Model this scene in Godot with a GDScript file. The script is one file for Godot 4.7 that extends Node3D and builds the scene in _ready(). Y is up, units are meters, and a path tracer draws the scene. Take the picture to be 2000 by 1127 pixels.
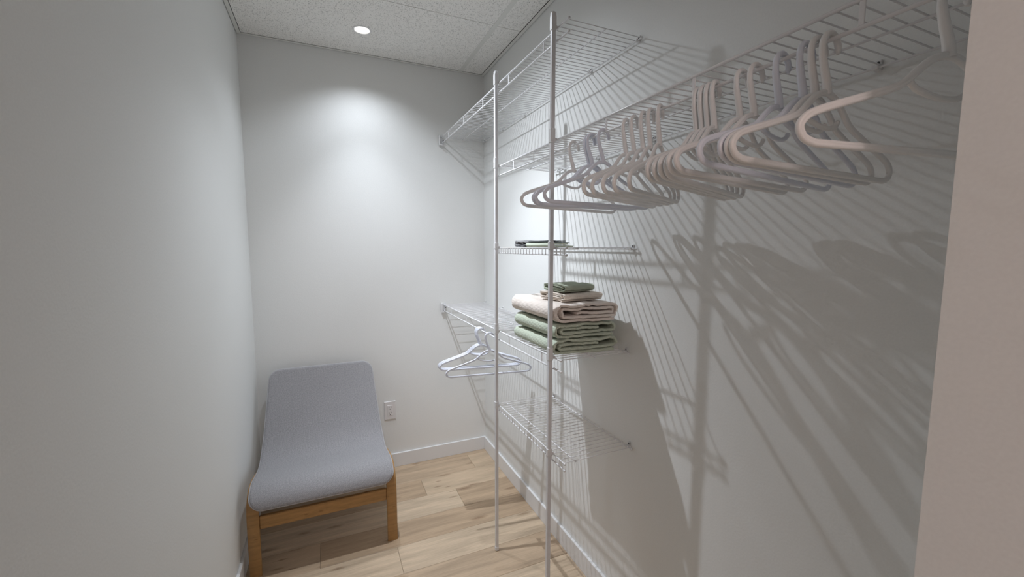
extends Node3D
# A walk-in closet seen from its doorway. x runs to the right, y up, z towards the doorway; the corner of
# the right wall, the back wall and the floor is the origin.

const W := 1.352          # closet width
const H := 2.497          # ceiling height
const ZF := 2.467         # inner face of the doorway wall
const ZO := 2.582         # its outer face
const DOOR_L := -1.25
const DOOR_R := -0.45
const DOOR_H := 2.06
const SHELF_X := -0.286   # front edge of the shelves
const POLE_X := -0.300
const LAMP_1 := Vector3(-0.763, 2.497, 0.296)
const LAMP_2 := Vector3(-0.800, 2.497, 0.850)

var M := {}
var names := {}
var rng := RandomNumberGenerator.new()

# ---------------------------------------------------------------- light and camera
func _ready() -> void:
	rng.seed = 71
	var cam := Camera3D.new()
	cam.name = "camera"
	add_child(cam)
	var yaw := 0.4181
	var pitch := 0.0972
	var roll := 0.0013
	var f := Vector3(sin(yaw) * cos(pitch), -sin(pitch), -cos(yaw) * cos(pitch))
	var r := Vector3(cos(yaw), 0, sin(yaw))
	var u := r.cross(f)
	var r2 := r * cos(roll) + u * sin(roll)
	var u2 := -r * sin(roll) + u * cos(roll)
	cam.transform = Transform3D(Basis(r2, u2, -f), Vector3(-0.9795, 1.40, 2.6619))
	cam.fov = rad_to_deg(2.0 * atan(563.5 / 821.25))
	cam.near = 0.02
	cam.far = 40.0
	cam.current = true

	var env := Environment.new()
	env.background_mode = Environment.BG_COLOR
	env.background_color = Color(0.02, 0.02, 0.02)
	env.tonemap_mode = Environment.TONE_MAPPER_LINEAR
	env.tonemap_exposure = 1.0
	env.sdfgi_enabled = true
	env.ssao_enabled = true
	env.ssil_enabled = true
	var we := WorldEnvironment.new()
	we.name = "environment"
	we.environment = env
	add_child(we)

	make_materials()
	build_room()
	build_hall()
	build_downlight(LAMP_1, "small round recessed downlight in the ceiling tile next to the back wall", 0.62, 0.40, 0.0)
	build_downlight(LAMP_2, "small round recessed downlight one ceiling tile away from the back wall", 1.8, 0.90, 19.0)
	build_shelves()
	build_poles()
	build_chair()
	build_outlet()
	build_hangers()
	build_towels()

# ---------------------------------------------------------------- naming
func numbered(called: String) -> String:
	var n: int = names.get(called, 0)
	names[called] = n + 1
	return called if n == 0 else "%s_%03d" % [called, n]

func tag(o: Node, label: String, category: String, group := "") -> void:
	o.set_meta("label", label)
	o.set_meta("category", category)
	if group != "":
		o.set_meta("group", group)

func thing(called: String, label: String, category: String, at: Vector3, group := "") -> Node3D:
	var o := Node3D.new()
	o.name = numbered(called)
	add_child(o)
	o.position = at
	tag(o, label, category, group)
	return o

func part(called: String, mesh: Mesh, mat: Material, parent: Node, at := Vector3.ZERO) -> MeshInstance3D:
	var o := MeshInstance3D.new()
	o.name = called
	o.mesh = mesh
	o.material_override = mat
	o.position = at
	o.cast_shadow = GeometryInstance3D.SHADOW_CASTING_SETTING_ON
	parent.add_child(o, true)
	return o

func structure(called: String, mesh: Mesh, mat: Material, at := Vector3.ZERO) -> MeshInstance3D:
	var o := part(called, mesh, mat, self, at)
	o.set_meta("kind", "structure")
	return o

# ---------------------------------------------------------------- mesh helpers
func tri(st: SurfaceTool, a: Vector3, b: Vector3, c: Vector3, n: Vector3) -> void:
	# wound so that the front faces n
	if (b - a).cross(c - a).dot(n) > 0.0:
		var t := b
		b = c
		c = t
	st.add_vertex(a)
	st.add_vertex(b)
	st.add_vertex(c)

func quad(st: SurfaceTool, a: Vector3, b: Vector3, c: Vector3, d: Vector3, n: Vector3) -> void:
	tri(st, a, b, c, n)
	tri(st, a, c, d, n)

func add_box(st: SurfaceTool, lo: Vector3, hi: Vector3, b := 0.0) -> void:
	var c := (lo + hi) * 0.5
	var h := (hi - lo) * 0.5
	b = min(b, min(h.x, min(h.y, h.z)) * 0.95)
	st.set_smooth_group(-1)
	for ax in 3:
		for s in [-1.0, 1.0]:
			var i := (ax + 1) % 3
			var j := (ax + 2) % 3
			var n := Vector3.ZERO
			n[ax] = s
			var p := []
			for e in [[-1, -1], [1, -1], [1, 1], [-1, 1]]:
				var v := Vector3.ZERO
				v[ax] = s * h[ax]
				v[i] = e[0] * (h[i] - b)
				v[j] = e[1] * (h[j] - b)
				p.append(c + v)
			quad(st, p[0], p[1], p[2], p[3], n)
	if b <= 0.0:
		return
	for ax in 3:
		var i := (ax + 1) % 3
		var j := (ax + 2) % 3
		for si in [-1.0, 1.0]:
			for sj in [-1.0, 1.0]:
				var q := []
				for e in [[-1.0, 0], [1.0, 0], [1.0, 1], [-1.0, 1]]:
					var v := Vector3.ZERO
					v[ax] = e[0] * (h[ax] - b)
					v[i] = si * (h[i] - (b if e[1] == 1 else 0.0))
					v[j] = sj * (h[j] - (0.0 if e[1] == 1 else b))
					q.append(c + v)
				var n := Vector3.ZERO
				n[i] = si
				n[j] = sj
				quad(st, q[0], q[1], q[2], q[3], n)
	for sx in [-1.0, 1.0]:
		for sy in [-1.0, 1.0]:
			for sz in [-1.0, 1.0]:
				var s := Vector3(sx, sy, sz)
				var hb := h - Vector3(b, b, b)
				tri(st, c + s * Vector3(h.x, hb.y, hb.z), c + s * Vector3(hb.x, h.y, hb.z), c + s * Vector3(hb.x, hb.y, h.z), s)

func begin() -> SurfaceTool:
	var st := SurfaceTool.new()
	st.begin(Mesh.PRIMITIVE_TRIANGLES)
	return st

func done(st: SurfaceTool) -> ArrayMesh:
	st.generate_normals()
	return st.commit()

func box(lo: Vector3, hi: Vector3, b := 0.0) -> ArrayMesh:
	var st := begin()
	add_box(st, lo, hi, b)
	return done(st)

func box_c(size: Vector3, b := 0.0) -> ArrayMesh:
	return box(-size * 0.5, size * 0.5, b)

func round_profile(r: float, n := 10) -> PackedVector2Array:
	var p := PackedVector2Array()
	for k in n:
		var a := TAU * k / n
		p.append(Vector2(cos(a), sin(a)) * r)
	return p

# sweeps a profile along a path that lies in the plane with normal `bin`
func add_sweep(st: SurfaceTool, path: PackedVector3Array, prof: PackedVector2Array, bin: Vector3, closed := false, scales := PackedFloat32Array()) -> void:
	var np := path.size()
	var nq := prof.size()
	var rings := []
	var tans := []
	for k in np:
		var a := path[(k - 1 + np) % np] if (closed or k > 0) else path[k]
		var b := path[(k + 1) % np] if (closed or k < np - 1) else path[k]
		var t := (b - a).normalized()
		var nn := bin.cross(t).normalized()
		var s := scales[k] if scales.size() == np else 1.0
		var ring := PackedVector3Array()
		for q in prof:
			ring.append(path[k] + (nn * q.x + bin * q.y) * s)
		rings.append(ring)
		tans.append(t)
	st.set_smooth_group(1)
	for k in (np if closed else np - 1):
		var r0: PackedVector3Array = rings[k]
		var r1: PackedVector3Array = rings[(k + 1) % np]
		var mid := (path[k] + path[(k + 1) % np]) * 0.5
		for q in nq:
			var q2 := (q + 1) % nq
			var cc := (r0[q] + r0[q2] + r1[q] + r1[q2]) * 0.25
			quad(st, r0[q], r0[q2], r1[q2], r1[q], cc - mid)
	if not closed:
		for e in [0, np - 1]:
			st.set_smooth_group(2 if e == 0 else 3)
			var ring: PackedVector3Array = rings[e]
			var n: Vector3 = -tans[e] if e == 0 else tans[e]
			for q in range(1, nq - 1):
				tri(st, ring[0], ring[q], ring[q + 1], n)

func sweep(path: PackedVector3Array, prof: PackedVector2Array, bin: Vector3, closed := false, scales := PackedFloat32Array()) -> ArrayMesh:
	var st := begin()
	add_sweep(st, path, prof, bin, closed, scales)
	return done(st)

# straight round bar with rounded ends
func add_bar(st: SurfaceTool, a: Vector3, b: Vector3, r: float, n := 10) -> void:
	var d := (b - a).normalized()
	var bin := d.cross(Vector3.UP if absf(d.y) < 0.9 else Vector3.RIGHT).normalized()
	var e: float = min(r, (b - a).length() * 0.3)
	add_sweep(st, PackedVector3Array([a, a + d * e * 0.35, a + d * e, b - d * e, b - d * e * 0.35, b]), round_profile(r, n), bin, false, PackedFloat32Array([0.45, 0.8, 1, 1, 0.8, 0.45]))

func bar(a: Vector3, b: Vector3, r: float, n := 10) -> ArrayMesh:
	var st := begin()
	add_bar(st, a, b, r, n)
	return done(st)

# profile of (radius, height) turned about the y axis
func lathe(prof: PackedVector2Array, n := 32) -> ArrayMesh:
	var st := begin()
	st.set_smooth_group(-1)
	for k in prof.size() - 1:
		st.set_smooth_group(k + 1)
		var p := prof[k]
		var q := prof[k + 1]
		var nrm := Vector2(q.y - p.y, -(q.x - p.x))
		for i in n:
			var a0 := TAU * i / n
			var a1 := TAU * (i + 1) / n
			var d0 := Vector3(cos(a0), 0, sin(a0))
			var d1 := Vector3(cos(a1), 0, sin(a1))
			var nv := (d0 + d1).normalized() * nrm.x + Vector3.UP * nrm.y
			var v0 := d0 * p.x + Vector3.UP * p.y
			var v1 := d1 * p.x + Vector3.UP * p.y
			var v2 := d1 * q.x + Vector3.UP * q.y
			var v3 := d0 * q.x + Vector3.UP * q.y
			if p.x < 1e-6:
				tri(st, v0, v2, v3, nv)
			elif q.x < 1e-6:
				tri(st, v0, v1, v2, nv)
			else:
				quad(st, v0, v1, v2, v3, nv)
	return done(st)

func spline(pts: Array, per: int, closed := false) -> PackedVector3Array:
	var out := PackedVector3Array()
	var n := pts.size()
	for k in (n if closed else n - 1):
		var p0: Vector3 = pts[(k - 1 + n) % n] if (closed or k > 0) else pts[k]
		var p1: Vector3 = pts[k]
		var p2: Vector3 = pts[(k + 1) % n]
		var p3: Vector3 = pts[(k + 2) % n] if (closed or k < n - 2) else pts[(k + 1) % n]
		for j in per:
			var t := float(j) / per
			out.append(0.5 * (2.0 * p1 + (p2 - p0) * t + (2.0 * p0 - 5.0 * p1 + 4.0 * p2 - p3) * t * t + (3.0 * p1 - p0 - 3.0 * p2 + p3) * t * t * t))
	if not closed:
		out.append(pts[n - 1])
	return out

# ---------------------------------------------------------------- materials
func noise_tex(freq: float, size: int, lo: Color, hi: Color, octaves := 3, kind := FastNoiseLite.TYPE_SIMPLEX_SMOOTH, sd := 3) -> ImageTexture:
	var n := FastNoiseLite.new()
	n.seed = sd
	n.noise_type = kind
	n.frequency = freq
	n.fractal_octaves = octaves
	var src := n.get_seamless_image(size, size)
	var img := Image.create(size, size, false, Image.FORMAT_RGB8)
	for y in size:
		for x in size:
			img.set_pixel(x, y, lo.lerp(hi, src.get_pixel(x, y).r))
	img.generate_mipmaps()
	return ImageTexture.create_from_image(img)

func plain(called: String, c: Color, rough: float, spec := 0.5) -> StandardMaterial3D:
	var m := StandardMaterial3D.new()
	m.resource_name = called
	m.albedo_color = c
	m.roughness = rough
	m.metallic_specular = spec
	M[called] = m
	return m

func triplanar(m: StandardMaterial3D, s: float, world := true) -> void:
	m.uv1_triplanar = true
	m.uv1_world_triplanar = world
	m.uv1_scale = Vector3(s, s, s)

func make_materials() -> void:
	var peel := noise_tex(0.09, 256, Color.BLACK, Color.WHITE, 3)
	var m := plain("wall_paint", Color(0.925, 0.928, 0.92), 0.62, 0.35)
	m.albedo_texture = noise_tex(0.12, 256, Color(0.985, 0.985, 0.985), Color(1, 1, 1), 2, FastNoiseLite.TYPE_SIMPLEX, 9)
	m.heightmap_enabled = true
	m.heightmap_texture = peel
	m.heightmap_scale = 0.014
	triplanar(m, 5.0)
	m = plain("trim_paint", Color(0.90, 0.90, 0.90), 0.35)
	m = plain("grid_paint", Color(0.88, 0.88, 0.86), 0.6)
	m = plain("gap_dark", Color(0.16, 0.155, 0.15), 0.9, 0.2)
	# mineral fibre ceiling tile: pale face with dark pin holes and short fissures
	var size := 1024
	var img := Image.create(size, size, false, Image.FORMAT_RGB8)
	img.fill(Color(1, 1, 1))
	for k in 21000:
		var x := rng.randi_range(0, size - 1)
		var y := rng.randi_range(0, size - 1)
		var l := rng.randi_range(2, 5)
		var a := rng.randf() * TAU
		var v := rng.randf_range(0.45, 0.85)
		for j in l:
			var px := posmod(x + int(cos(a) * j), size)
			var py := posmod(y + int(sin(a) * j), size)
			img.set_pixel(px, py, Color(v, v, v * 0.985))
			if rng.randf() < 0.6:
				img.set_pixel((px + 1) % size, py, Color(v, v, v * 0.985))
	img.generate_mipmaps()
	var tile := ImageTexture.create_from_image(img)
	m = plain("ceiling_tile", Color(0.955, 0.95, 0.935), 0.9, 0.2)
	m.albedo_texture = tile
	m.heightmap_enabled = true
	m.heightmap_texture = tile
	m.heightmap_scale = 0.12
	triplanar(m, 1.0)
	# oak plank
	var grain := FastNoiseLite.new()
	grain.seed = 21
	grain.frequency = 0.010
	grain.fractal_octaves = 4
	var fine := FastNoiseLite.new()
	fine.seed = 5
	fine.frequency = 0.03
	fine.fractal_octaves = 3
	var gw := 1024
	var gh := 1024
	var wood := Image.create(gw, gh, false, Image.FORMAT_RGB8)
	var knots := []
	for k in 26:
		knots.append([rng.randf() * gw, rng.randf() * gh, rng.randf_range(4, 11)])
	for y in gh:
		for x in gw:
			var wrap_x := absf(float(x) - gw * 0.5)
			var wrap_y := absf(float(y) - gh * 0.5)
			var g := grain.get_noise_2d(wrap_x * 0.35, wrap_y * 2.2)
			var s := fine.get_noise_2d(wrap_x * 0.25, wrap_y * 9.0)
			var ring := sin((wrap_y * 0.10 + g * 7.0)) * 0.5
			var v := 0.90 + g * 0.105 + s * 0.07 + ring * 0.015
			wood.set_pixel(x, y, Color(clampf(v * 1.0, 0, 1), clampf(v * 0.985 - 0.008, 0, 1), clampf(v * 0.955 - 0.02, 0, 1)))
	for kn in knots:
		var rad: float = kn[2]
		for dy in range(-24, 25):
			for dx in range(-60, 61):
				var dd := sqrt(pow(dx / 2.6, 2) + dy * dy) / rad
				var amt := clampf(1.25 - dd, 0.0, 1.0) * 0.55
				if amt > 0.0:
					var px := posmod(int(kn[0]) + dx, gw)
					var py := posmod(int(kn[1]) + dy, gh)
					wood.set_pixel(px, py, wood.get_pixel(px, py).lerp(Color(0.42, 0.33, 0.25), amt * (0.6 + 0.4 * fine.get_noise_2d(dx * 3.0, dy * 6.0))))
	wood.generate_mipmaps()
	var wood_tex := ImageTexture.create_from_image(wood)
	var tones := [Color(0.84, 0.765, 0.68), Color(0.81, 0.73, 0.645), Color(0.86, 0.79, 0.71), Color(0.78, 0.695, 0.605)]
	for k in tones.size():
		m = plain("plank_%d" % k, tones[k], 0.42, 0.45)
		m.albedo_texture = wood_tex
		m.heightmap_enabled = true
		m.heightmap_texture = wood_tex
		m.heightmap_scale = 0.03
	m = plain("seam", Color(0.22, 0.16, 0.11), 0.8, 0.2)
	# bent plywood of the chair
	m = plain("chair_wood", Color(0.73, 0.575, 0.375), 0.4)
	m.albedo_texture = wood_tex
	m.uv1_triplanar = true
	m.uv1_scale = Vector3(2.4, 2.4, 2.4)
	# upholstery
	m = plain("grey_cloth", Color(0.68, 0.675, 0.685), 0.95, 0.2)
	m.albedo_texture = noise_tex(0.028, 512, Color(0.80, 0.80, 0.80), Color(1, 1, 1), 6, FastNoiseLite.TYPE_SIMPLEX, 33)
	m.heightmap_enabled = true
	m.heightmap_texture = weave_tex()
	m.heightmap_scale = 0.06
	m.rim_enabled = true
	m.rim = 0.35
	m.rim_tint = 0.5
	triplanar(m, 9.0, false)
	plain("piping", Color(0.71, 0.705, 0.715), 0.85, 0.3)
	# wire shelving and plastic
	plain("shelf_white", Color(0.90, 0.90, 0.905), 0.25)
	plain("pole_white", Color(0.86, 0.86, 0.865), 0.3)
	plain("clip_white", Color(0.87, 0.87, 0.87), 0.35)
	plain("clip_pin", Color(0.30, 0.30, 0.31), 0.4)
	for e in [["hanger_ivory", Color(0.955, 0.95, 0.945)], ["hanger_blue", Color(0.915, 0.93, 0.97)]]:
		m = plain(e[0], e[1], 0.3)
		m.backlight_enabled = true
		m.backlight = Color(0.45, 0.45, 0.45)
	plain("outlet_white", Color(0.90, 0.89, 0.89), 0.3)
	plain("slot_dark", Color(0.10, 0.09, 0.09), 0.7)
	m = plain("lens_glow", Color(1, 1, 1), 0.5)
	m.emission_enabled = true
	m.emission = Color(1.0, 0.985, 0.955)
	m.emission_energy_multiplier = 3.0
	m = plain("hall_glow", Color(1, 1, 1), 0.5)
	m.emission_enabled = true
	m.emission = Color(1.0, 0.86, 0.74)
	m.emission_energy_multiplier = 2.0
	# towels: waffle weave
	var waffle := waffle_tex()
	for e in [["towel_blush", Color(0.955, 0.915, 0.88)], ["towel_green", Color(0.79, 0.825, 0.755)], ["towel_mint", Color(0.84, 0.87, 0.80)], ["towel_cream", Color(0.935, 0.89, 0.84)], ["cloth_green", Color(0.73, 0.76, 0.685)], ["cloth_grey", Color(0.58, 0.58, 0.585)], ["cloth_charcoal", Color(0.30, 0.315, 0.31)]]:
		m = plain(e[0], e[1], 0.98, 0.15)
		m.heightmap_enabled = true
		m.heightmap_texture = waffle
		m.heightmap_scale = 0.12
		m.rim_enabled = true
		m.rim = 0.4
		m.rim_tint = 0.6
		triplanar(m, 14.0, false)

func weave_tex() -> ImageTexture:
	var s := 256
	var img := Image.create(s, s, false, Image.FORMAT_L8)
	for y in s:
		for x in s:
			var a := sin(TAU * x / 8.0) * 0.5 + 0.5
			var b := sin(TAU * y / 8.0) * 0.5 + 0.5
			var v := a if (int(x / 8.0) + int(y / 8.0)) % 2 == 0 else b
			img.set_pixel(x, y, Color(v, v, v))
	return ImageTexture.create_from_image(img)

func waffle_tex() -> ImageTexture:
	var s := 256
	var img := Image.create(s, s, false, Image.FORMAT_L8)
	for y in s:
		for x in s:
			var a: float = pow(absf(sin(PI * x / 16.0)), 0.7)
			var b: float = pow(absf(sin(PI * y / 16.0)), 0.7)
			var v: float = 1.0 - a * b
			img.set_pixel(x, y, Color(v, v, v))
	return ImageTexture.create_from_image(img)

# ---------------------------------------------------------------- the closet
func build_room() -> void:
	var t := 0.10
	structure("wall_back", box(Vector3(-W - t, 0, -t), Vector3(t, H + 0.12, 0)), M.wall_paint)
	structure("wall_right", box(Vector3(0, 0, 0), Vector3(t, H + 0.12, ZF)), M.wall_paint)
	structure("wall_left", box(Vector3(-W - t, 0, 0), Vector3(-W, H + 0.12, ZF)), M.wall_paint)
	# doorway wall: two piers and a header round the opening
	var st := begin()
	add_box(st, Vector3(DOOR_R, 0, ZF), Vector3(1.5, H + 0.12, ZO))
	add_box(st, Vector3(-2.7, 0, ZF), Vector3(DOOR_L, H + 0.12, ZO))
	add_box(st, Vector3(DOOR_L, DOOR_H, ZF), Vector3(DOOR_R, H + 0.12, ZO))
	structure("wall_front", done(st), M.wall_paint)

	# floor: a dark base with oak planks laid across the closet
	var fl := structure("floor", box(Vector3(-2.7, -0.06, -0.1), Vector3(1.5, -0.006, 5.3)), M.seam)
	var pw := 0.1775
	var row := 0
	var z := 0.047 - pw
	while z < 3.1:
		var lim_l := -W if z < ZF - 0.02 else -2.6
		var lim_r := 0.0 if z < ZF - 0.02 else 1.4
		var cut := [-0.86, -0.15, -0.50, -0.333, -1.05, -0.72, -0.95, -0.42][row % 8] as float
		var edges := [lim_l]
		var x := cut - 1.22 * 4
		while x < lim_r - 0.05:
			if x > lim_l + 0.05:
				edges.append(x)
			x += 1.22
		edges.append(lim_r)
		for k in edges.size() - 1:
			var tone: int = [0, 2, 1, 0, 3, 1, 2, 0, 1][(row * 2 + k * 5) % 9]
			if row == 3 and k == edges.size() - 2:
				tone = 3
			if row == 2 and k == 0:
				tone = 3
			part("plank", plank(edges[k], edges[k + 1], maxf(z, 0.0), z + pw, Vector2(rng.randf(), rng.randf())), M["plank_%d" % tone], fl)
		z += pw
		row += 1
	# the rest of the hall floor lies behind the viewpoint, laid in longer rows
	while z < 5.2:
		part("plank", plank(-2.6, 1.4, z, z + pw, Vector2(rng.randf(), rng.randf())), M["plank_%d" % (row % 3)], fl)
		z += pw
		row += 1

	# baseboards
	var bh := 0.089
	var bt := 0.012
	structure("baseboard_back", box(Vector3(-W + 0.0005, 0, 0), Vector3(-0.0005, bh, bt), 0.0015), M.trim_paint)
	var br := structure("baseboard_right", box(Vector3(-bt, 0, 0.0125), Vector3(0, bh, 1.018), 0.0015), M.trim_paint)
	part("board_length", box(Vector3(-bt, 0, 1.0195), Vector3(0, bh, ZF - 0.001), 0.0015), M.trim_paint, br)
	structure("baseboard_left", box(Vector3(-W, 0, 0.0125), Vector3(-W + bt, bh, ZF - 0.001), 0.0015), M.trim_paint)

	# suspended ceiling: closed slab above, tiles, a runner, joints and wall angle
	var ce := structure("ceiling", box(Vector3(-2.7, H + 0.022, -0.1), Vector3(1.5, H + 0.12, 5.3)), M.gap_dark)
	var rx := -0.160
	var lamps := [LAMP_1, LAMP_2]
	var zz := 0.0
	var gap := 0.003
	for k in 5:
		var z0 := zz + (0.0225 if k == 0 else gap * 0.5)
		var z1 := minf(zz + 0.609, ZF) - gap * 0.5
		var hole := Vector3.INF
		for l in lamps:
			if l.z > z0 and l.z < z1:
				hole = l
		part("ceiling_tile", tile_mesh(-W + 0.0225, rx - 0.0015, z0, z1, hole), M.ceiling_tile, ce)
		part("ceiling_tile", tile_mesh(rx + 0.0015, -0.0225, z0, z1, Vector3.INF), M.ceiling_tile, ce)
		zz += 0.609
		if zz > ZF:
			break
	part("runner", box(Vector3(rx - 0.012, H - 0.0016, 0.0), Vector3(rx + 0.012, H + 0.001, ZF), 0.0006), M.grid_paint, ce)
	part("wall_angle", box(Vector3(-W + 0.002, H - 0.0022, 0.002), Vector3(-0.002, H, 0.020), 0.0007), M.grid_paint, ce)
	part("wall_angle", box(Vector3(-0.020, H - 0.0022, 0.0205), Vector3(-0.002, H, ZF), 0.0007), M.grid_paint, ce)
	part("wall_angle", box(Vector3(-W + 0.002, H - 0.0022, 0.0205), Vector3(-W + 0.020, H, ZF), 0.0007), M.grid_paint, ce)

func plank(x0: float, x1: float, z0: float, z1: float, off: Vector2) -> ArrayMesh:
	var st := begin()
	st.set_smooth_group(-1)
	var g := 0.0005
	var b := 0.0012
	var lo := Vector3(x0 + g, -0.006, z0 + g)
	var hi := Vector3(x1 - g, 0.0, z1 - g)
	var ring0 := [Vector3(lo.x, lo.y, lo.z), Vector3(hi.x, lo.y, lo.z), Vector3(hi.x, lo.y, hi.z), Vector3(lo.x, lo.y, hi.z)]
	var ring1 := []
	var ring2 := []
	for p in ring0:
		ring1.append(Vector3(p.x, -b * 0.6, p.z))
		ring2.append(Vector3(p.x + (b if p.x == lo.x else -b), 0.0, p.z + (b if p.z == lo.z else -b)))
	var uv := func(p: Vector3) -> Vector2: return Vector2(p.x * 0.55 + off.x, p.z * 0.80 + off.y)
	var put := func(a: Vector3, c: Vector3, d: Vector3, n: Vector3) -> void:
		if (c - a).cross(d - a).dot(n) > 0.0:
			var t := c
			c = d
			d = t
		for v in [a, c, d]:
			st.set_uv(uv.call(v))
			st.add_vertex(v)
	for k in 4:
		var k2 := (k + 1) % 4
		var out: Vector3 = (ring0[k] + ring0[k2]) * 0.5 - (lo + hi) * 0.5
		out.y = 0.0
		put.call(ring0[k], ring0[k2], ring1[k2], out)
		put.call(ring0[k], ring1[k2], ring1[k], out)
		put.call(ring1[k], ring1[k2], ring2[k2], out.normalized() + Vector3.UP)
		put.call(ring1[k], ring2[k2], ring2[k], out.normalized() + Vector3.UP)
	put.call(ring2[0], ring2[1], ring2[2], Vector3.UP)
	put.call(ring2[0], ring2[2], ring2[3], Vector3.UP)
	return done(st)

# a ceiling tile 18 mm thick, with a round hole where a lamp is let in
func tile_mesh(x0: float, x1: float, z0: float, z1: float, hole: Vector3) -> ArrayMesh:
	if hole == Vector3.INF:
		return box(Vector3(x0, H, z0), Vector3(x1, H + 0.018, z1), 0.001)
	var st := begin()
	st.set_smooth_group(-1)
	var r := 0.040
	var n := 48
	var c := Vector3(hole.x, H, hole.z)
	var up := Vector3(0, 0.018, 0)
	var inner := []
	var outer := []
	for k in n:
		var a := TAU * (k + 0.5) / n
		var d := Vector3(cos(a), 0, sin(a))
		inner.append(c + d * r)
		var tx := INF
		if d.x > 1e-6:
			tx = (x1 - c.x) / d.x
		elif d.x < -1e-6:
			tx = (x0 - c.x) / d.x
		var tz := INF
		if d.z > 1e-6:
			tz = (z1 - c.z) / d.z
		elif d.z < -1e-6:
			tz = (z0 - c.z) / d.z
		outer.append(c + d * minf(tx, tz))
	for k in n:
		var k2 := (k + 1) % n
		quad(st, inner[k], inner[k2], outer[k2], outer[k], Vector3.DOWN)
		quad(st, inner[k], inner[k2], inner[k2] + up, inner[k] + up, c - inner[k])
		# the corner between two neighbouring rays that end on different edges
		var a: Vector3 = outer[k]
		var b: Vector3 = outer[k2]
		if absf(a.x - b.x) > 1e-5 and absf(a.z - b.z) > 1e-5:
			var cx := a.x if (absf(a.x - x0) < 1e-5 or absf(a.x - x1) < 1e-5) else b.x
			var cz := a.z if (absf(a.z - z0) < 1e-5 or absf(a.z - z1) < 1e-5) else b.z
			var corner := Vector3(cx, H, cz)
			tri(st, a, b, corner, Vector3.DOWN)
			quad(st, a, corner, corner + up, a + up, a - c)
			quad(st, corner, b, b + up, corner + up, b - c)
		else:
			quad(st, a, b, b + up, a + up, a - c)
	return done(st)

# the hall behind the viewpoint: closed, with a warm lamp, so that its light reaches the closet through the door
func build_hall() -> void:
	var x0 := -2.6
	var x1 := 1.4
	var z1 := 5.2
	structure("wall_hall_left", box(Vector3(x0 - 0.1, 0, ZO), Vector3(x0, H + 0.12, z1 + 0.1)), M.wall_paint)
	structure("wall_hall_right", box(Vector3(x1, 0, ZO), Vector3(x1 + 0.1, H + 0.12, z1 + 0.1)), M.wall_paint)
	structure("wall_hall_end", box(Vector3(x0, 0, z1), Vector3(x1, H + 0.12, z1 + 0.1)), M.wall_paint)
	structure("ceiling_hall", box(Vector3(x0, H, ZO), Vector3(x1, H + 0.02, z1)), M.ceiling_tile)
	var at := Vector3(-1.25, H, 4.2)
	var o := thing("ceiling_lamp", "round flush ceiling lamp with a warm glowing bowl in the hall outside", "lamp", at)
	part("base", lathe(PackedVector2Array([Vector2(0, -0.001), Vector2(0.15, -0.001), Vector2(0.15, -0.02), Vector2(0.0, -0.02)]), 32), M.clip_white, o)
	part("bowl", lathe(PackedVector2Array([Vector2(0.145, -0.02), Vector2(0.14, -0.045), Vector2(0.11, -0.07), Vector2(0.06, -0.085), Vector2(0.0, -0.09)]), 32), M.hall_glow, o)
	var l := OmniLight3D.new()
	l.name = "lamp_light"
	l.light_color = Color(1.0, 0.915, 0.90)
	l.light_energy = 0.7
	l.light_size = 0.15
	l.omni_range = 9.0
	l.omni_attenuation = 2.0
	l.shadow_enabled = true
	o.add_child(l)
	l.position = Vector3(0, -0.23, 0)

func build_downlight(at: Vector3, label: String, beam: float, spill: float, aim: float) -> void:
	var o := thing("downlight", label, "downlight", at)
	part("trim_ring", lathe(PackedVector2Array([Vector2(0.0345, 0.010), Vector2(0.0370, -0.0015), Vector2(0.0400, -0.0032), Vector2(0.0450, -0.0028), Vector2(0.0475, 0.0)]), 48), M.trim_paint, o)
	part("housing", lathe(PackedVector2Array([Vector2(0.0352, 0.008), Vector2(0.0352, 0.0185), Vector2(0.0, 0.0185)]), 48), M.clip_white, o)
	part("lens", lathe(PackedVector2Array([Vector2(0.0, 0.002), Vector2(0.020, 0.003), Vector2(0.0345, 0.007)]), 48), M.lens_glow, o)
	# a reflector lamp: a bright beam straight down inside a wide, weaker spill
	for e in [["beam_light", beam, 36.0], ["spill_light", spill, 67.0]]:
		var l := SpotLight3D.new()
		l.name = e[0]
		l.light_color = Color(0.935, 0.963, 1.0)
		l.light_energy = e[1]
		l.light_size = 0.012
		l.spot_angle = e[2]
		l.spot_angle_attenuation = 1.0
		l.spot_range = 8.0
		l.spot_attenuation = 2.0
		l.shadow_enabled = true
		o.add_child(l)
		l.position = Vector3(0, -0.040, 0)
		l.basis = Basis(Vector3(0, 0, 1), deg_to_rad(aim)) * Basis(Vector3(1, 0, 0), deg_to_rad(-90.0))

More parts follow.
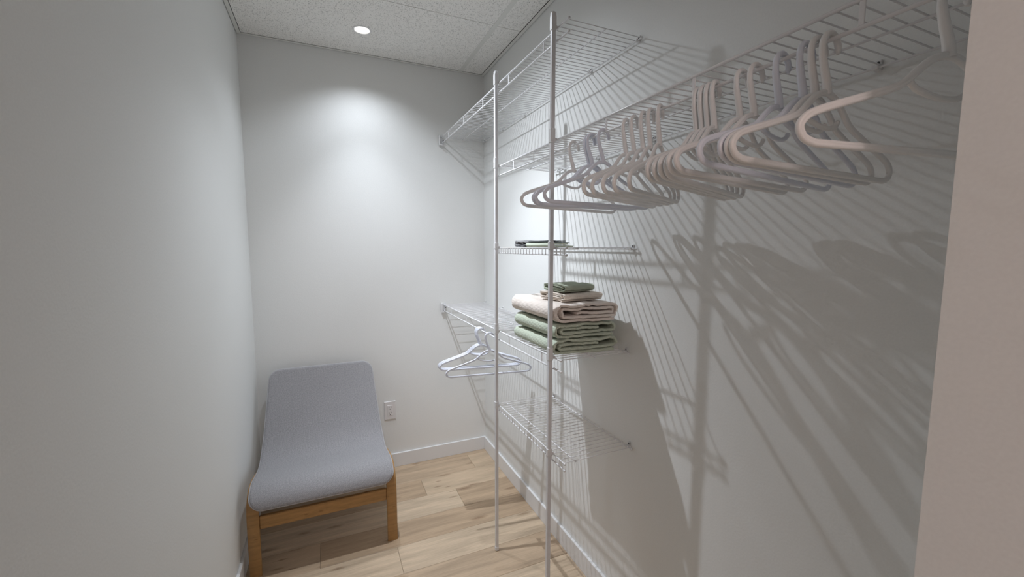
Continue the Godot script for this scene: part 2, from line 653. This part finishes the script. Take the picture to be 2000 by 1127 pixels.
# ---------------------------------------------------------------- wire shelves
func wire_shelf(called: String, label: String, y: float, z0: float, z1: float, rod: bool, spacers: Array, clips: Array, bracket: bool) -> Node3D:
	var o := thing(called, label, "shelf", Vector3(0, y, z0), "white wire shelves along the right wall")
	var L := z1 - z0
	var fx := SHELF_X
	var drop := 0.038 if rod else 0.0225
	var fr := 0.0032 if rod else 0.0025
	part("front_rod", bar(Vector3(fx, 0, 0), Vector3(fx, 0, L), fr), M.shelf_white, o)
	part("hanging_rod" if rod else "lip_rod", bar(Vector3(fx, -drop, 0), Vector3(fx, -drop, L), fr), M.shelf_white, o)
	var mids := [-0.150] if rod else [-0.240]
	for mx in mids:
		part("middle_rod", bar(Vector3(mx, -0.0034, 0.002), Vector3(mx, -0.0034, L - 0.002), 0.0022), M.shelf_white, o)
	part("back_rod", bar(Vector3(-0.011, -0.0034, 0.0), Vector3(-0.011, -0.0034, L), 0.0024), M.shelf_white, o)
	var wire: ArrayMesh
	if rod:
		wire = bar(Vector3(fx, 0, 0), Vector3(-0.006, 0, 0), 0.0015, 6)
	else:
		wire = sweep(PackedVector3Array([Vector3(-0.006, 0, 0), Vector3(fx + 0.004, 0, 0), Vector3(fx - 0.0005, -0.0018, 0), Vector3(fx - 0.0028, -0.006, 0), Vector3(fx - 0.0028, -drop - 0.001, 0)]), round_profile(0.0015, 6), Vector3(0, 0, 1))
	var n := int(round((L - 0.012) / 0.0246))
	for k in n + 1:
		part("deck_wire", wire, M.shelf_white, o, Vector3(0, 0, 0.006 + (L - 0.012) * k / n))
	if rod:
		var sp := box_c(Vector3(0.0026, drop, 0.0075), 0.0006)
		for s in spacers:
			part("spacer", sp, M.shelf_white, o, Vector3(fx, -drop * 0.5, s - z0))
	# rod ends
	var cap := bar(Vector3(0, 0, -0.006), Vector3(0, 0, 0.006), 0.0043)
	for v in [Vector3(fx, 0, L), Vector3(fx, -drop, L), Vector3(-0.011, -0.0034, L)]:
		part("end_cap", cap, M.clip_white, o, v)
	# clips that hold the back rod to the wall
	var st := begin()
	add_box(st, Vector3(-0.017, -0.0075, -0.006), Vector3(0.0, 0.0015, 0.006), 0.0015)
	add_box(st, Vector3(-0.0045, 0.001, -0.005), Vector3(0.0, 0.012, 0.005), 0.0012)
	var clip := done(st)
	var pin := bar(Vector3(-0.0065, 0.0065, 0), Vector3(-0.003, 0.0065, 0), 0.0026, 8)
	for c in clips:
		var cl := part("wall_clip", clip, M.clip_white, o, Vector3(0, 0, c - z0))
		part("clip_pin", pin, M.clip_pin, cl)
	if bracket:
		st = begin()
		add_box(st, Vector3(fx - 0.017, -drop - 0.013, 0.0), Vector3(fx + 0.017, 0.011, 0.004), 0.0012)
		add_box(st, Vector3(fx - 0.017, -drop - 0.013, 0.004), Vector3(fx - 0.0095, 0.011, 0.022), 0.0015)
		add_box(st, Vector3(fx - 0.0095, -drop - 0.013, 0.004), Vector3(fx + 0.010, -drop - 0.0032, 0.022), 0.0015)
		part("end_bracket", done(st), M.clip_white, o)
		part("bracket_screw", lathe(PackedVector2Array([Vector2(0, 0.003), Vector2(0.004, 0.002), Vector2(0.004, 0)]), 12), M.clip_pin, o, Vector3(fx + 0.013, -drop * 0.5, 0.004)).rotation_degrees = Vector3(90, 0, 0)
	return o

func build_shelves() -> void:
	var far := [0.03, 0.33, 0.63, 0.93, 1.22, 1.495]
	wire_shelf("wire_shelf", "topmost white wire shelf, just under the ceiling tiles, running from the back wall", 2.083, 0.004, 1.516, true, [0.18, 0.474, 0.768, 1.066, 1.358], far, true)
	wire_shelf("wire_shelf", "long white wire shelf that carries the row of twenty plastic hangers", 1.743, 0.948, ZF - 0.004, true, [1.118, 1.410, 1.713, 2.003, 2.295], [0.985, 1.28, 1.58, 1.88, 2.18, 2.44], false)
	wire_shelf("wire_shelf", "short white wire shelf holding only two small washcloths", 1.399, 0.935, 1.520, false, [], [0.96, 1.495], false)
	wire_shelf("wire_shelf", "white wire shelf under the folded towel stack with four hangers on its rod", 1.031, 0.004, 1.496, true, [0.19, 0.485, 0.778, 1.071, 1.362], [0.03, 0.33, 0.63, 0.93, 1.22, 1.475], true)
	wire_shelf("wire_shelf", "lowest short white wire shelf, empty, near the baseboard", 0.692, 0.935, 1.527, false, [], [0.96, 1.505], false)

func build_poles() -> void:
	var spots := [[0.963, "slim white square pole holding the shelves, farther from the doorway of the two"], [1.447, "slim white square pole holding the shelves, nearer to the doorway of the two"]]
	for s in spots:
		var o := thing("support_pole", s[1], "pole", Vector3(POLE_X, 0, s[0]), "poles that hold the shelf fronts")
		part("tube", box(Vector3(-0.0067, 0.012, -0.0067), Vector3(0.0067, 2.120, 0.0067), 0.0014), M.pole_white, o)
		part("top_cap", box(Vector3(-0.0078, 2.108, -0.0078), Vector3(0.0078, 2.130, 0.0078), 0.0034), M.clip_white, o)
		part("foot", box(Vector3(-0.0082, 0.0, -0.0082), Vector3(0.0082, 0.020, 0.0082), 0.003), M.clip_white, o)
		for y in [2.083, 1.743, 1.399, 1.031, 0.692]:
			var drop := 0.038 if (y > 2.0 or (y > 1.5 and y < 2.0) or (y > 0.9 and y < 1.2)) else 0.0225
			var st := begin()
			add_box(st, Vector3(-0.0085, -drop * 0.25, -0.0085), Vector3(0.0085, drop * 0.95, 0.0085), 0.002)
			add_box(st, Vector3(0.0068, -0.004, -0.0060), Vector3(0.0170, 0.0065, 0.0060), 0.0018)
			part("shelf_clip", done(st), M.clip_white, o, Vector3(0, y, 0))

# ---------------------------------------------------------------- the low chair
func build_chair() -> void:
	var o := thing("lounge_chair", "low armless easy chair with a grey cloth sling seat and bent blond wood legs", "chair", Vector3(-1.015, 0, 0.02))
	var lw := 0.045
	var half := 0.2835
	var prof := PackedVector2Array()
	for e in [[-1, -1], [1, -1], [1, 1], [-1, 1]]:
		prof.append(Vector2(e[0] * 0.0095, e[1] * lw * 0.5))
	prof = PackedVector2Array([Vector2(-0.0095, -lw * 0.5 + 0.002), Vector2(-0.0075, -lw * 0.5), Vector2(0.0075, -lw * 0.5), Vector2(0.0095, -lw * 0.5 + 0.002), Vector2(0.0095, lw * 0.5 - 0.002), Vector2(0.0075, lw * 0.5), Vector2(-0.0075, lw * 0.5), Vector2(-0.0095, lw * 0.5 - 0.002)])
	var pts := [Vector3(0, 0, 0.672), Vector3(0, 0.10, 0.672), Vector3(0, 0.20, 0.672), Vector3(0, 0.27, 0.670), Vector3(0, 0.315, 0.655), Vector3(0, 0.342, 0.622), Vector3(0, 0.350, 0.575), Vector3(0, 0.342, 0.50), Vector3(0, 0.318, 0.40), Vector3(0, 0.285, 0.30), Vector3(0, 0.235, 0.215), Vector3(0, 0.15, 0.155), Vector3(0, 0.06, 0.125), Vector3(0, 0.0, 0.112)]
	var leg := sweep(spline(pts, 5), prof, Vector3(1, 0, 0))
	for s in [-1.0, 1.0]:
		part("side_frame", leg, M.chair_wood, o, Vector3(s * half, 0, 0))
	part("front_rail", box(Vector3(-half + lw * 0.5, 0.205, 0.656), Vector3(half - lw * 0.5, 0.262, 0.674), 0.0025), M.chair_wood, o)
	part("rear_rail", box(Vector3(-half + lw * 0.5, 0.170, 0.150), Vector3(half - lw * 0.5, 0.220, 0.168), 0.0025), M.chair_wood, o)
	# sling: backrest and seat in one bent shell under a fitted cover
	var sp := [Vector3(0, 0.728, 0.050), Vector3(0, 0.640, 0.098), Vector3(0, 0.550, 0.150), Vector3(0, 0.460, 0.206), Vector3(0, 0.395, 0.258), Vector3(0, 0.355, 0.315), Vector3(0, 0.343, 0.380), Vector3(0, 0.350, 0.450), Vector3(0, 0.366, 0.530), Vector3(0, 0.378, 0.600), Vector3(0, 0.370, 0.655), Vector3(0, 0.342, 0.692), Vector3(0, 0.306, 0.706)]
	var cover := part("sling_cover", sling(spline(sp, 6), 0.264, 0.292, 0.055, 0.016, false), M.grey_cloth, o)
	part("piping", sling(spline(sp, 6), 0.264, 0.292, 0.055, 0.016, true), M.piping, cover)
	# cross slats under the seat
	part("under_brace", box(Vector3(-half + lw * 0.5, 0.285, 0.44), Vector3(half - lw * 0.5, 0.315, 0.462), 0.003), M.chair_wood, o)

func sling(path: PackedVector3Array, half_top: float, half_seat: float, corner: float, thick: float, edge_only: bool) -> ArrayMesh:
	var n := path.size()
	var dist := PackedFloat32Array([0.0])
	for k in range(1, n):
		dist.append(dist[k - 1] + (path[k] - path[k - 1]).length())
	var L := dist[n - 1]
	# denser rows near both ends so that the round corners show
	var rows := []
	var cnt := 90
	for k in cnt + 1:
		var t := float(k) / cnt
		rows.append(L * (0.5 - 0.5 * cos(PI * t)))
	var top := []
	var bot := []
	var ends := []
	var cols := 40
	for s in rows:
		var i := 0
		while i < n - 2 and dist[i + 1] < s:
			i += 1
		var t: float = (s - dist[i]) / (dist[i + 1] - dist[i])
		var p := path[i].lerp(path[i + 1], t)
		var tg := (path[min(i + 2, n - 1)] - path[max(i - 1, 0)]).normalized()
		var nrm := Vector3(1, 0, 0).cross(tg)
		if nrm.z < 0.0 and nrm.y < 0.0:
			nrm = -nrm
		if nrm.y < 0.0 and absf(nrm.y) > absf(nrm.z):
			nrm = -nrm
		var e: float = min(s, L - s)
		var half := lerpf(half_top, half_seat, clampf(s / (L * 0.5), 0.0, 1.0))
		var w := half
		ends.append([p, nrm])
		if e < corner:
			w = half - corner + sqrt(maxf(corner * corner - (corner - e) * (corner - e), 0.0))
		var rt := PackedVector3Array()
		var rb := PackedVector3Array()
		for c in cols + 1:
			var a := sin(PI * 0.5 * (2.0 * c / cols - 1.0))
			var x := a * w
			var edge: float = min(w - absf(x), e)
			var th: float = thick * 0.5 * sqrt(clampf(1.0 - pow(1.0 - clampf(edge / 0.012, 0.0, 1.0), 2.0), 0.0, 1.0))
			var sag := -0.006 * (1.0 - a * a) * clampf(e / 0.15, 0.0, 1.0)
			rt.append(p + Vector3(x, 0, 0) + nrm * (sag + th))
			rb.append(p + Vector3(x, 0, 0) + nrm * (sag - th))
		top.append(rt)
		bot.append(rb)
	var st := begin()
	st.set_smooth_group(1)
	if edge_only:
		# a corded seam round the rim
		var rim := []
		for k in rows.size():
			rim.append([top[k][cols], ends[k][1]])
		for k in range(rows.size() - 1, -1, -1):
			rim.append([top[k][0], ends[k][1]])
		var m := rim.size()
		var rings := []
		for k in m:
			var a: Vector3 = rim[(k - 1 + m) % m][0]
			var b: Vector3 = rim[(k + 1) % m][0]
			var tg := (b - a).normalized()
			var up: Vector3 = rim[k][1]
			var sd := up.cross(tg).normalized()
			var ring := PackedVector3Array()
			for q in 8:
				var an := TAU * q / 8.0
				ring.append(rim[k][0] + (sd * cos(an) + up * sin(an)) * 0.0032)
			rings.append(ring)
		for k in m:
			var k2 := (k + 1) % m
			for q in 8:
				var q2 := (q + 1) % 8
				quad(st, rings[k][q], rings[k][q2], rings[k2][q2], rings[k2][q], rings[k][q] - rim[k][0])
		return done(st)
	for k in rows.size() - 1:
		for c in cols:
			var c0: Vector3 = (top[k][c] + top[k + 1][c + 1] - bot[k][c] - bot[k + 1][c + 1])
			if c0.length() < 1e-5:
				c0 = Vector3(0, 1, 0.3)
			quad(st, top[k][c], top[k][c + 1], top[k + 1][c + 1], top[k + 1][c], c0)
			quad(st, bot[k][c], bot[k][c + 1], bot[k + 1][c + 1], bot[k + 1][c], -c0)
	return done(st)

# ---------------------------------------------------------------- wall outlet
func build_outlet() -> void:
	var o := thing("wall_outlet", "white double wall outlet low on the back wall beside the chair", "outlet", Vector3(-0.640, 0.376, 0.0))
	part("cover_plate", box(Vector3(-0.035, -0.058, 0.0), Vector3(0.035, 0.058, 0.0065), 0.002), M.outlet_white, o)
	part("receptacle", box(Vector3(-0.0165, -0.0335, 0.005), Vector3(0.0165, 0.0335, 0.0085), 0.0012), M.outlet_white, o)
	for s in [-1.0, 1.0]:
		for e in [-1.0, 1.0]:
			part("slot", box_c(Vector3(0.0024, 0.0085, 0.0012)), M.slot_dark, o, Vector3(e * 0.0062, s * 0.018 + 0.004, 0.0084))
		part("ground_hole", box_c(Vector3(0.0050, 0.0055, 0.0012), 0.0005), M.slot_dark, o, Vector3(0, s * 0.018 - 0.0085, 0.0084))

# ---------------------------------------------------------------- hangers
func make_hanger(mat: Material) -> Node3D:
	# local origin: the centre of the rod it hangs on; x across, y up
	var o := Node3D.new()
	var base := -0.190
	var oval := PackedVector2Array()
	for k in 24:
		var a := TAU * k / 24.0
		var rr := 0.0046 * (1.0 - 0.24 * pow(0.5 + 0.5 * cos(a * 4.0), 3.0) * absf(sin(a)))
		oval.append(Vector2(cos(a) * rr * 1.06, sin(a) * rr * 0.92))
	# outer loop: shoulders, rounded tips and the bottom bar
	var half := [Vector3(0, 0.114, 0), Vector3(0.024, 0.108, 0), Vector3(0.046, 0.092, 0), Vector3(0.064, 0.077, 0), Vector3(0.084, 0.068, 0), Vector3(0.120, 0.056, 0), Vector3(0.155, 0.045, 0), Vector3(0.180, 0.0365, 0), Vector3(0.196, 0.029, 0), Vector3(0.2045, 0.0175, 0), Vector3(0.199, 0.006, 0), Vector3(0.187, 0.001, 0), Vector3(0.172, 0, 0), Vector3(0.11, 0, 0)]
	var loop := []
	for p in half:
		loop.append(p + Vector3(0, base, 0))
	loop.append(Vector3(0, base, 0))
	for k in range(half.size() - 1, 0, -1):
		loop.append(Vector3(-half[k].x, half[k].y + base, 0))
	part("frame", sweep(spline(loop, 4, true), oval, Vector3(0, 0, 1), true), mat, o)
	# neck and hook: the stem leans to the room side and the hook opens towards the wall
	var hook := [Vector3(0, base + 0.112, 0), Vector3(-0.0035, base + 0.128, 0), Vector3(-0.012, base + 0.148, 0), Vector3(-0.0185, base + 0.165, 0)]
	var cy := -0.0117
	var rad := 0.0203
	for k in 12:
		var a := deg_to_rad(195.0 - 19.0 * k)
		hook.append(Vector3(cos(a) * rad, cy + sin(a) * rad, 0))
	var hp := spline(hook, 3)
	var sc := PackedFloat32Array()
	for k in hp.size():
		var t := float(k) / (hp.size() - 1)
		sc.append((lerpf(1.45, 1.0, clampf(t * 4.0, 0.0, 1.0))) * (1.0 if t < 0.97 else 0.6))
	part("hook", sweep(hp, round_profile(0.0045, 12), Vector3(0, 0, 1), false, sc), mat, o)
	# strap hook swinging under the neck from one shoulder to a free end
	var jp := [Vector3(-0.058, base + 0.081, 0), Vector3(-0.046, base + 0.072, 0), Vector3(-0.022, base + 0.066, 0), Vector3(0.004, base + 0.064, 0), Vector3(0.021, base + 0.0665, 0), Vector3(0.031, base + 0.073, 0), Vector3(0.034, base + 0.079, 0)]
	var js := spline(jp, 5)
	var jsc := PackedFloat32Array()
	for k in js.size():
		jsc.append(1.0 if k < js.size() - 2 else (0.85 if k == js.size() - 2 else 0.5))
	part("strap_hook", sweep(js, round_profile(0.0037, 10), Vector3(0, 0, 1), false, jsc), mat, o)
	return o

func build_hangers() -> void:
	var protos := {"i": make_hanger(M.hanger_ivory), "b": make_hanger(M.hanger_blue)}
	var up := "plastic hangers on the upper rod"
	var low := "plastic hangers on the lower rod"
	var nth := ["first", "second", "third", "fourth", "fifth"]
	var L := {
		"first": "pale plastic hanger on the upper rod, first one past the two poles",
		"pair": "bluish white plastic hanger, %s from the poles of the touching pair",
		"solo": "bluish white plastic hanger between the touching pair and the bunch of five",
		"five": "ivory plastic hanger, %s from the poles in the askew bunch of five",
		"four": "ivory plastic hanger, %s from the poles in the tight bunch of four",
		"two": "ivory plastic hanger, %s past the bunch of four on the upper rod",
		"lone": "bluish white plastic hanger hung singly between ivory ones on the upper rod",
		"trio_b": "bluish white plastic hanger touching two ivory ones near the door jamb",
		"trio": "ivory plastic hanger, %s after the bluish one in the trio near the jamb",
		"last": "ivory plastic hanger hung apart at the end of the rod beside the jamb",
		"low3": "bluish white plastic hanger, %s from the back wall under the towel shelf",
		"low1": "bluish white plastic hanger hung apart from three others under the towel shelf",
	}
	var seen := {}
	var rod_y := 1.743 - 0.038
	# along the rod, turn about the upright, tilt, colour, label
	var rows := [
		[1.556, 15.0, 0.0, "i", "first"], [1.637, 12.0, 1.0, "b", "pair"], [1.651, 12.0, 1.0, "b", "pair"], [1.702, 11.5, 0.5, "b", "solo"],
		[1.797, 26.5, 0.0, "i", "five"], [1.826, 26.5, 1.0, "i", "five"], [1.858, 27.5, 1.0, "i", "five"], [1.882, 29.5, 1.5, "i", "five"], [1.911, 32.5, 1.5, "i", "five"],
		[2.015, 22.0, -0.5, "i", "four"], [2.029, 22.3, 0.0, "i", "four"], [2.043, 22.3, -0.5, "i", "four"], [2.057, 22.0, 0.0, "i", "four"],
		[2.113, 11.0, -0.5, "i", "two"], [2.140, 8.0, -0.5, "i", "two"], [2.185, 8.0, -1.5, "b", "lone"],
		[2.223, 7.0, -1.0, "b", "trio_b"], [2.240, 5.0, -0.5, "i", "trio"], [2.257, 2.5, -0.5, "i", "trio"], [2.392, -12.0, -1.0, "i", "last"],
	]
	var low_y := 1.031 - 0.038
	for r in [[0.698, -9.0, 0.0, "b", "low3"], [0.712, -9.0, 0.0, "b", "low3"], [0.726, -9.0, 0.0, "b", "low3"], [0.842, -8.0, 0.0, "b", "low1"]]:
		rows.append(r)
	for k in rows.size():
		var r: Array = rows[k]
		var o: Node3D = protos[r[3]].duplicate()
		o.name = numbered("clothes_hanger")
		add_child(o)
		o.position = Vector3(SHELF_X, low_y if k >= 20 else rod_y, r[0])
		o.basis = Basis(Vector3.UP, deg_to_rad(r[1])) * Basis(Vector3(0, 0, 1), deg_to_rad(r[2]))
		var text: String = L[r[4]]
		if "%s" in text:
			var c: int = seen.get(r[4], 0)
			seen[r[4]] = c + 1
			text = text % nth[c]
		tag(o, text, "hanger", low if k >= 20 else up)
	for p in protos.values():
		p.free()

# ---------------------------------------------------------------- folded towels
# A cloth folded flat: a flattened spiral of layers in the x-y plane, drawn out along z. Base at y = 0.
# The outer end lies at the bottom right, the folds at both sides are round.
func folded(width: float, height: float, depth: float, layers: int, sd: int, wave: float) -> ArrayMesh:
	var th := height / (layers - 0.6)
	var nz := FastNoiseLite.new()
	nz.seed = sd
	nz.frequency = 7.0
	var own := RandomNumberGenerator.new()
	own.seed = sd
	var hw := width * 0.5
	var hh := (height + 0.6 * th) * 0.5
	var turns := layers / 2.0
	var raw := PackedVector2Array()
	var depth_in := PackedFloat32Array()
	var straight := 16
	var arc := 9
	var lefts := 0.0
	var rights := 0.0
	var t := 0.0
	var done_turns := false
	while not done_turns:
		for seg in 4:
			var steps := straight if seg % 2 == 0 else arc
			for k in steps:
				var f := float(k) / steps
				var inset := th * (t + (seg + f) * 0.25)
				var b := hh - th * 0.5 - inset
				if b < th * 0.30:
					done_turns = true
					break
				var xl := -hw + th * 0.5 + inset * 0.9 + lefts + b
				var xr := hw - th * 0.5 - inset * 0.9 - rights - b
				var p := Vector2.ZERO
				if seg == 0:
					var x_from := xr if t > 0.0 else hw * 0.80
					p = Vector2(lerpf(x_from, xl, f), -b)
				elif seg == 1:
					p = Vector2(xl - sin(PI * f) * b, -cos(PI * f) * b)
				elif seg == 2:
					p = Vector2(lerpf(xl, xr, f), b)
				else:
					p = Vector2(xr + sin(PI * f) * b, cos(PI * f) * b)
				raw.append(p)
				depth_in.append(t + (seg + f) * 0.25)
			if done_turns:
				break
		t += 1.0
		lefts += own.randf_range(0.2, 1.0) * th
		rights += own.randf_range(0.5, 2.2) * th
		if t > turns + 1.0:
			break
	var line := PackedVector2Array()
	for k in raw.size():
		var p := raw[k]
		# the whole pile sags and swells together; each layer strays a little on its own
		var y := p.y + hh + nz.get_noise_2d(p.x * 2.0, 1.0) * wave * (p.y / hh * 0.5 + 0.5) + nz.get_noise_2d(p.x * 4.0, 5.0 + depth_in[k] * 3.0) * th * 0.22
		line.append(Vector2(p.x, y))
	var outs := []
	var ins := []
	var n := line.size()
	for k in n:
		var tg := (line[min(k + 1, n - 1)] - line[max(k - 1, 0)]).normalized()
		var nn := Vector2(-tg.y, tg.x)
		outs.append(line[k] - nn * th * 0.385)
		ins.append(line[k] + nn * th * 0.385)
	var st := begin()
	var segs := 12
	var zs := [-depth * 0.5, -depth * 0.5 + 0.002]
	for k in range(1, segs):
		zs.append(-depth * 0.5 + depth * k / segs)
	zs.append(depth * 0.5 - 0.002)
	zs.append(depth * 0.5)
	var rings := []
	for zi in zs.size():
		var z: float = zs[zi]
		var end := zi == 0 or zi == zs.size() - 1
		var ring := PackedVector3Array()
		var f := 0.70 if end else 1.0
		for k in n:
			var m: Vector2 = (outs[k] + ins[k]) * 0.5
			var o: Vector2 = m + (outs[k] - m) * f
			var i: Vector2 = m + (ins[k] - m) * f
			var up: float = m.y / height
			var wob := nz.get_noise_3d(z * 1.5, m.x * 1.5, 7.0) * wave * up
			var side := nz.get_noise_2d(z * 2.0, 40.0) * wave
			var zw := 0.0
			if zi <= 1 or zi >= zs.size() - 2:
				zw = nz.get_noise_2d(depth_in[k] * 0.9, float(sd)) * wave * 2.0 - 0.003 * (0.5 + 0.5 * sin(depth_in[k] * 9.0))
				if zi <= 1:
					zw = -zw
			ring.append(Vector3(o.x + side, o.y + wob, z + zw))
			ring.append(Vector3(i.x + side, i.y + wob, z + zw))
		rings.append(ring)
	for zi in zs.size() - 1:
		var r0: PackedVector3Array = rings[zi]
		var r1: PackedVector3Array = rings[zi + 1]
		for k in n - 1:
			st.set_smooth_group(1)
			quad(st, r0[k * 2], r0[k * 2 + 2], r1[k * 2 + 2], r1[k * 2], r0[k * 2] - r0[k * 2 + 1])
			quad(st, r0[k * 2 + 1], r0[k * 2 + 3], r1[k * 2 + 3], r1[k * 2 + 1], r0[k * 2 + 1] - r0[k * 2])
		for k in [0, n - 1]:
			quad(st, r0[k * 2], r0[k * 2 + 1], r1[k * 2 + 1], r1[k * 2], Vector3(line[k].x - line[1 if k == 0 else n - 2].x, line[k].y - line[1 if k == 0 else n - 2].y, 0))
	for e in [0, zs.size() - 1]:
		var ring: PackedVector3Array = rings[e]
		st.set_smooth_group(2 if e == 0 else 3)
		for k in n - 1:
			quad(st, ring[k * 2], ring[k * 2 + 1], ring[k * 2 + 3], ring[k * 2 + 2], Vector3(0, 0, -1 if e == 0 else 1))
	return done(st)

func towel(called: String, label: String, category: String, group: String, mesh: ArrayMesh, mat: Material, at: Vector3, turn := 0.0) -> void:
	var o := MeshInstance3D.new()
	o.name = numbered(called)
	o.mesh = mesh
	o.material_override = mat
	add_child(o)
	o.position = at
	o.rotation_degrees = Vector3(0, turn, 0)
	tag(o, label, category, group)

func build_towels() -> void:
	var y := 1.0325
	var g := "folded towels on the lower shelf"
	towel("bath_towel", "sage green folded bath towel at the bottom of the stack", "towel", g, folded(0.282, 0.054, 0.325, 5, 4, 0.006), M.towel_green, Vector3(-0.153, y, 1.292), -1.0)
	towel("bath_towel", "sage green folded bath towel between the bottom green and the blush towel", "towel", g, folded(0.268, 0.052, 0.325, 5, 12, 0.006), M.towel_green, Vector3(-0.158, y + 0.0565, 1.292), 0.5)
	towel("bath_towel", "thick blush cream folded bath towel on top of two green ones", "towel", g, folded(0.276, 0.066, 0.350, 6, 23, 0.006), M.towel_blush, Vector3(-0.160, y + 0.111, 1.288), 0.0)
	towel("hand_towel", "cream folded hand towel lying on the thick blush towel", "towel", g, folded(0.165, 0.029, 0.175, 6, 31, 0.004), M.towel_cream, Vector3(-0.150, y + 0.179, 1.335), -86.0)
	towel("washcloth", "green folded washcloth on the very top of the towel stack", "washcloth", g, folded(0.130, 0.028, 0.145, 6, 44, 0.004), M.cloth_green, Vector3(-0.160, y + 0.210, 1.335), -80.0)
	var g2 := "washcloths on the short shelf"
	towel("washcloth", "flat pale green folded washcloth lying on the short shelf", "washcloth", g2, folded(0.105, 0.016, 0.195, 3, 52, 0.002), M.towel_mint, Vector3(-0.224, 1.4005, 1.297), 0.0)
	towel("washcloth", "thin charcoal washcloth lying flat on the pale green washcloth", "washcloth", g2, folded(0.095, 0.008, 0.165, 3, 57, 0.001), M.cloth_charcoal, Vector3(-0.220, 1.4172, 1.290), 0.0)
	towel("washcloth", "bunched grey washcloth with ruffled layers behind the pale green washcloth", "washcloth", g2, folded(0.108, 0.025, 0.100, 5, 63, 0.004), M.cloth_grey, Vector3(-0.222, 1.4005, 1.142), -90.0)
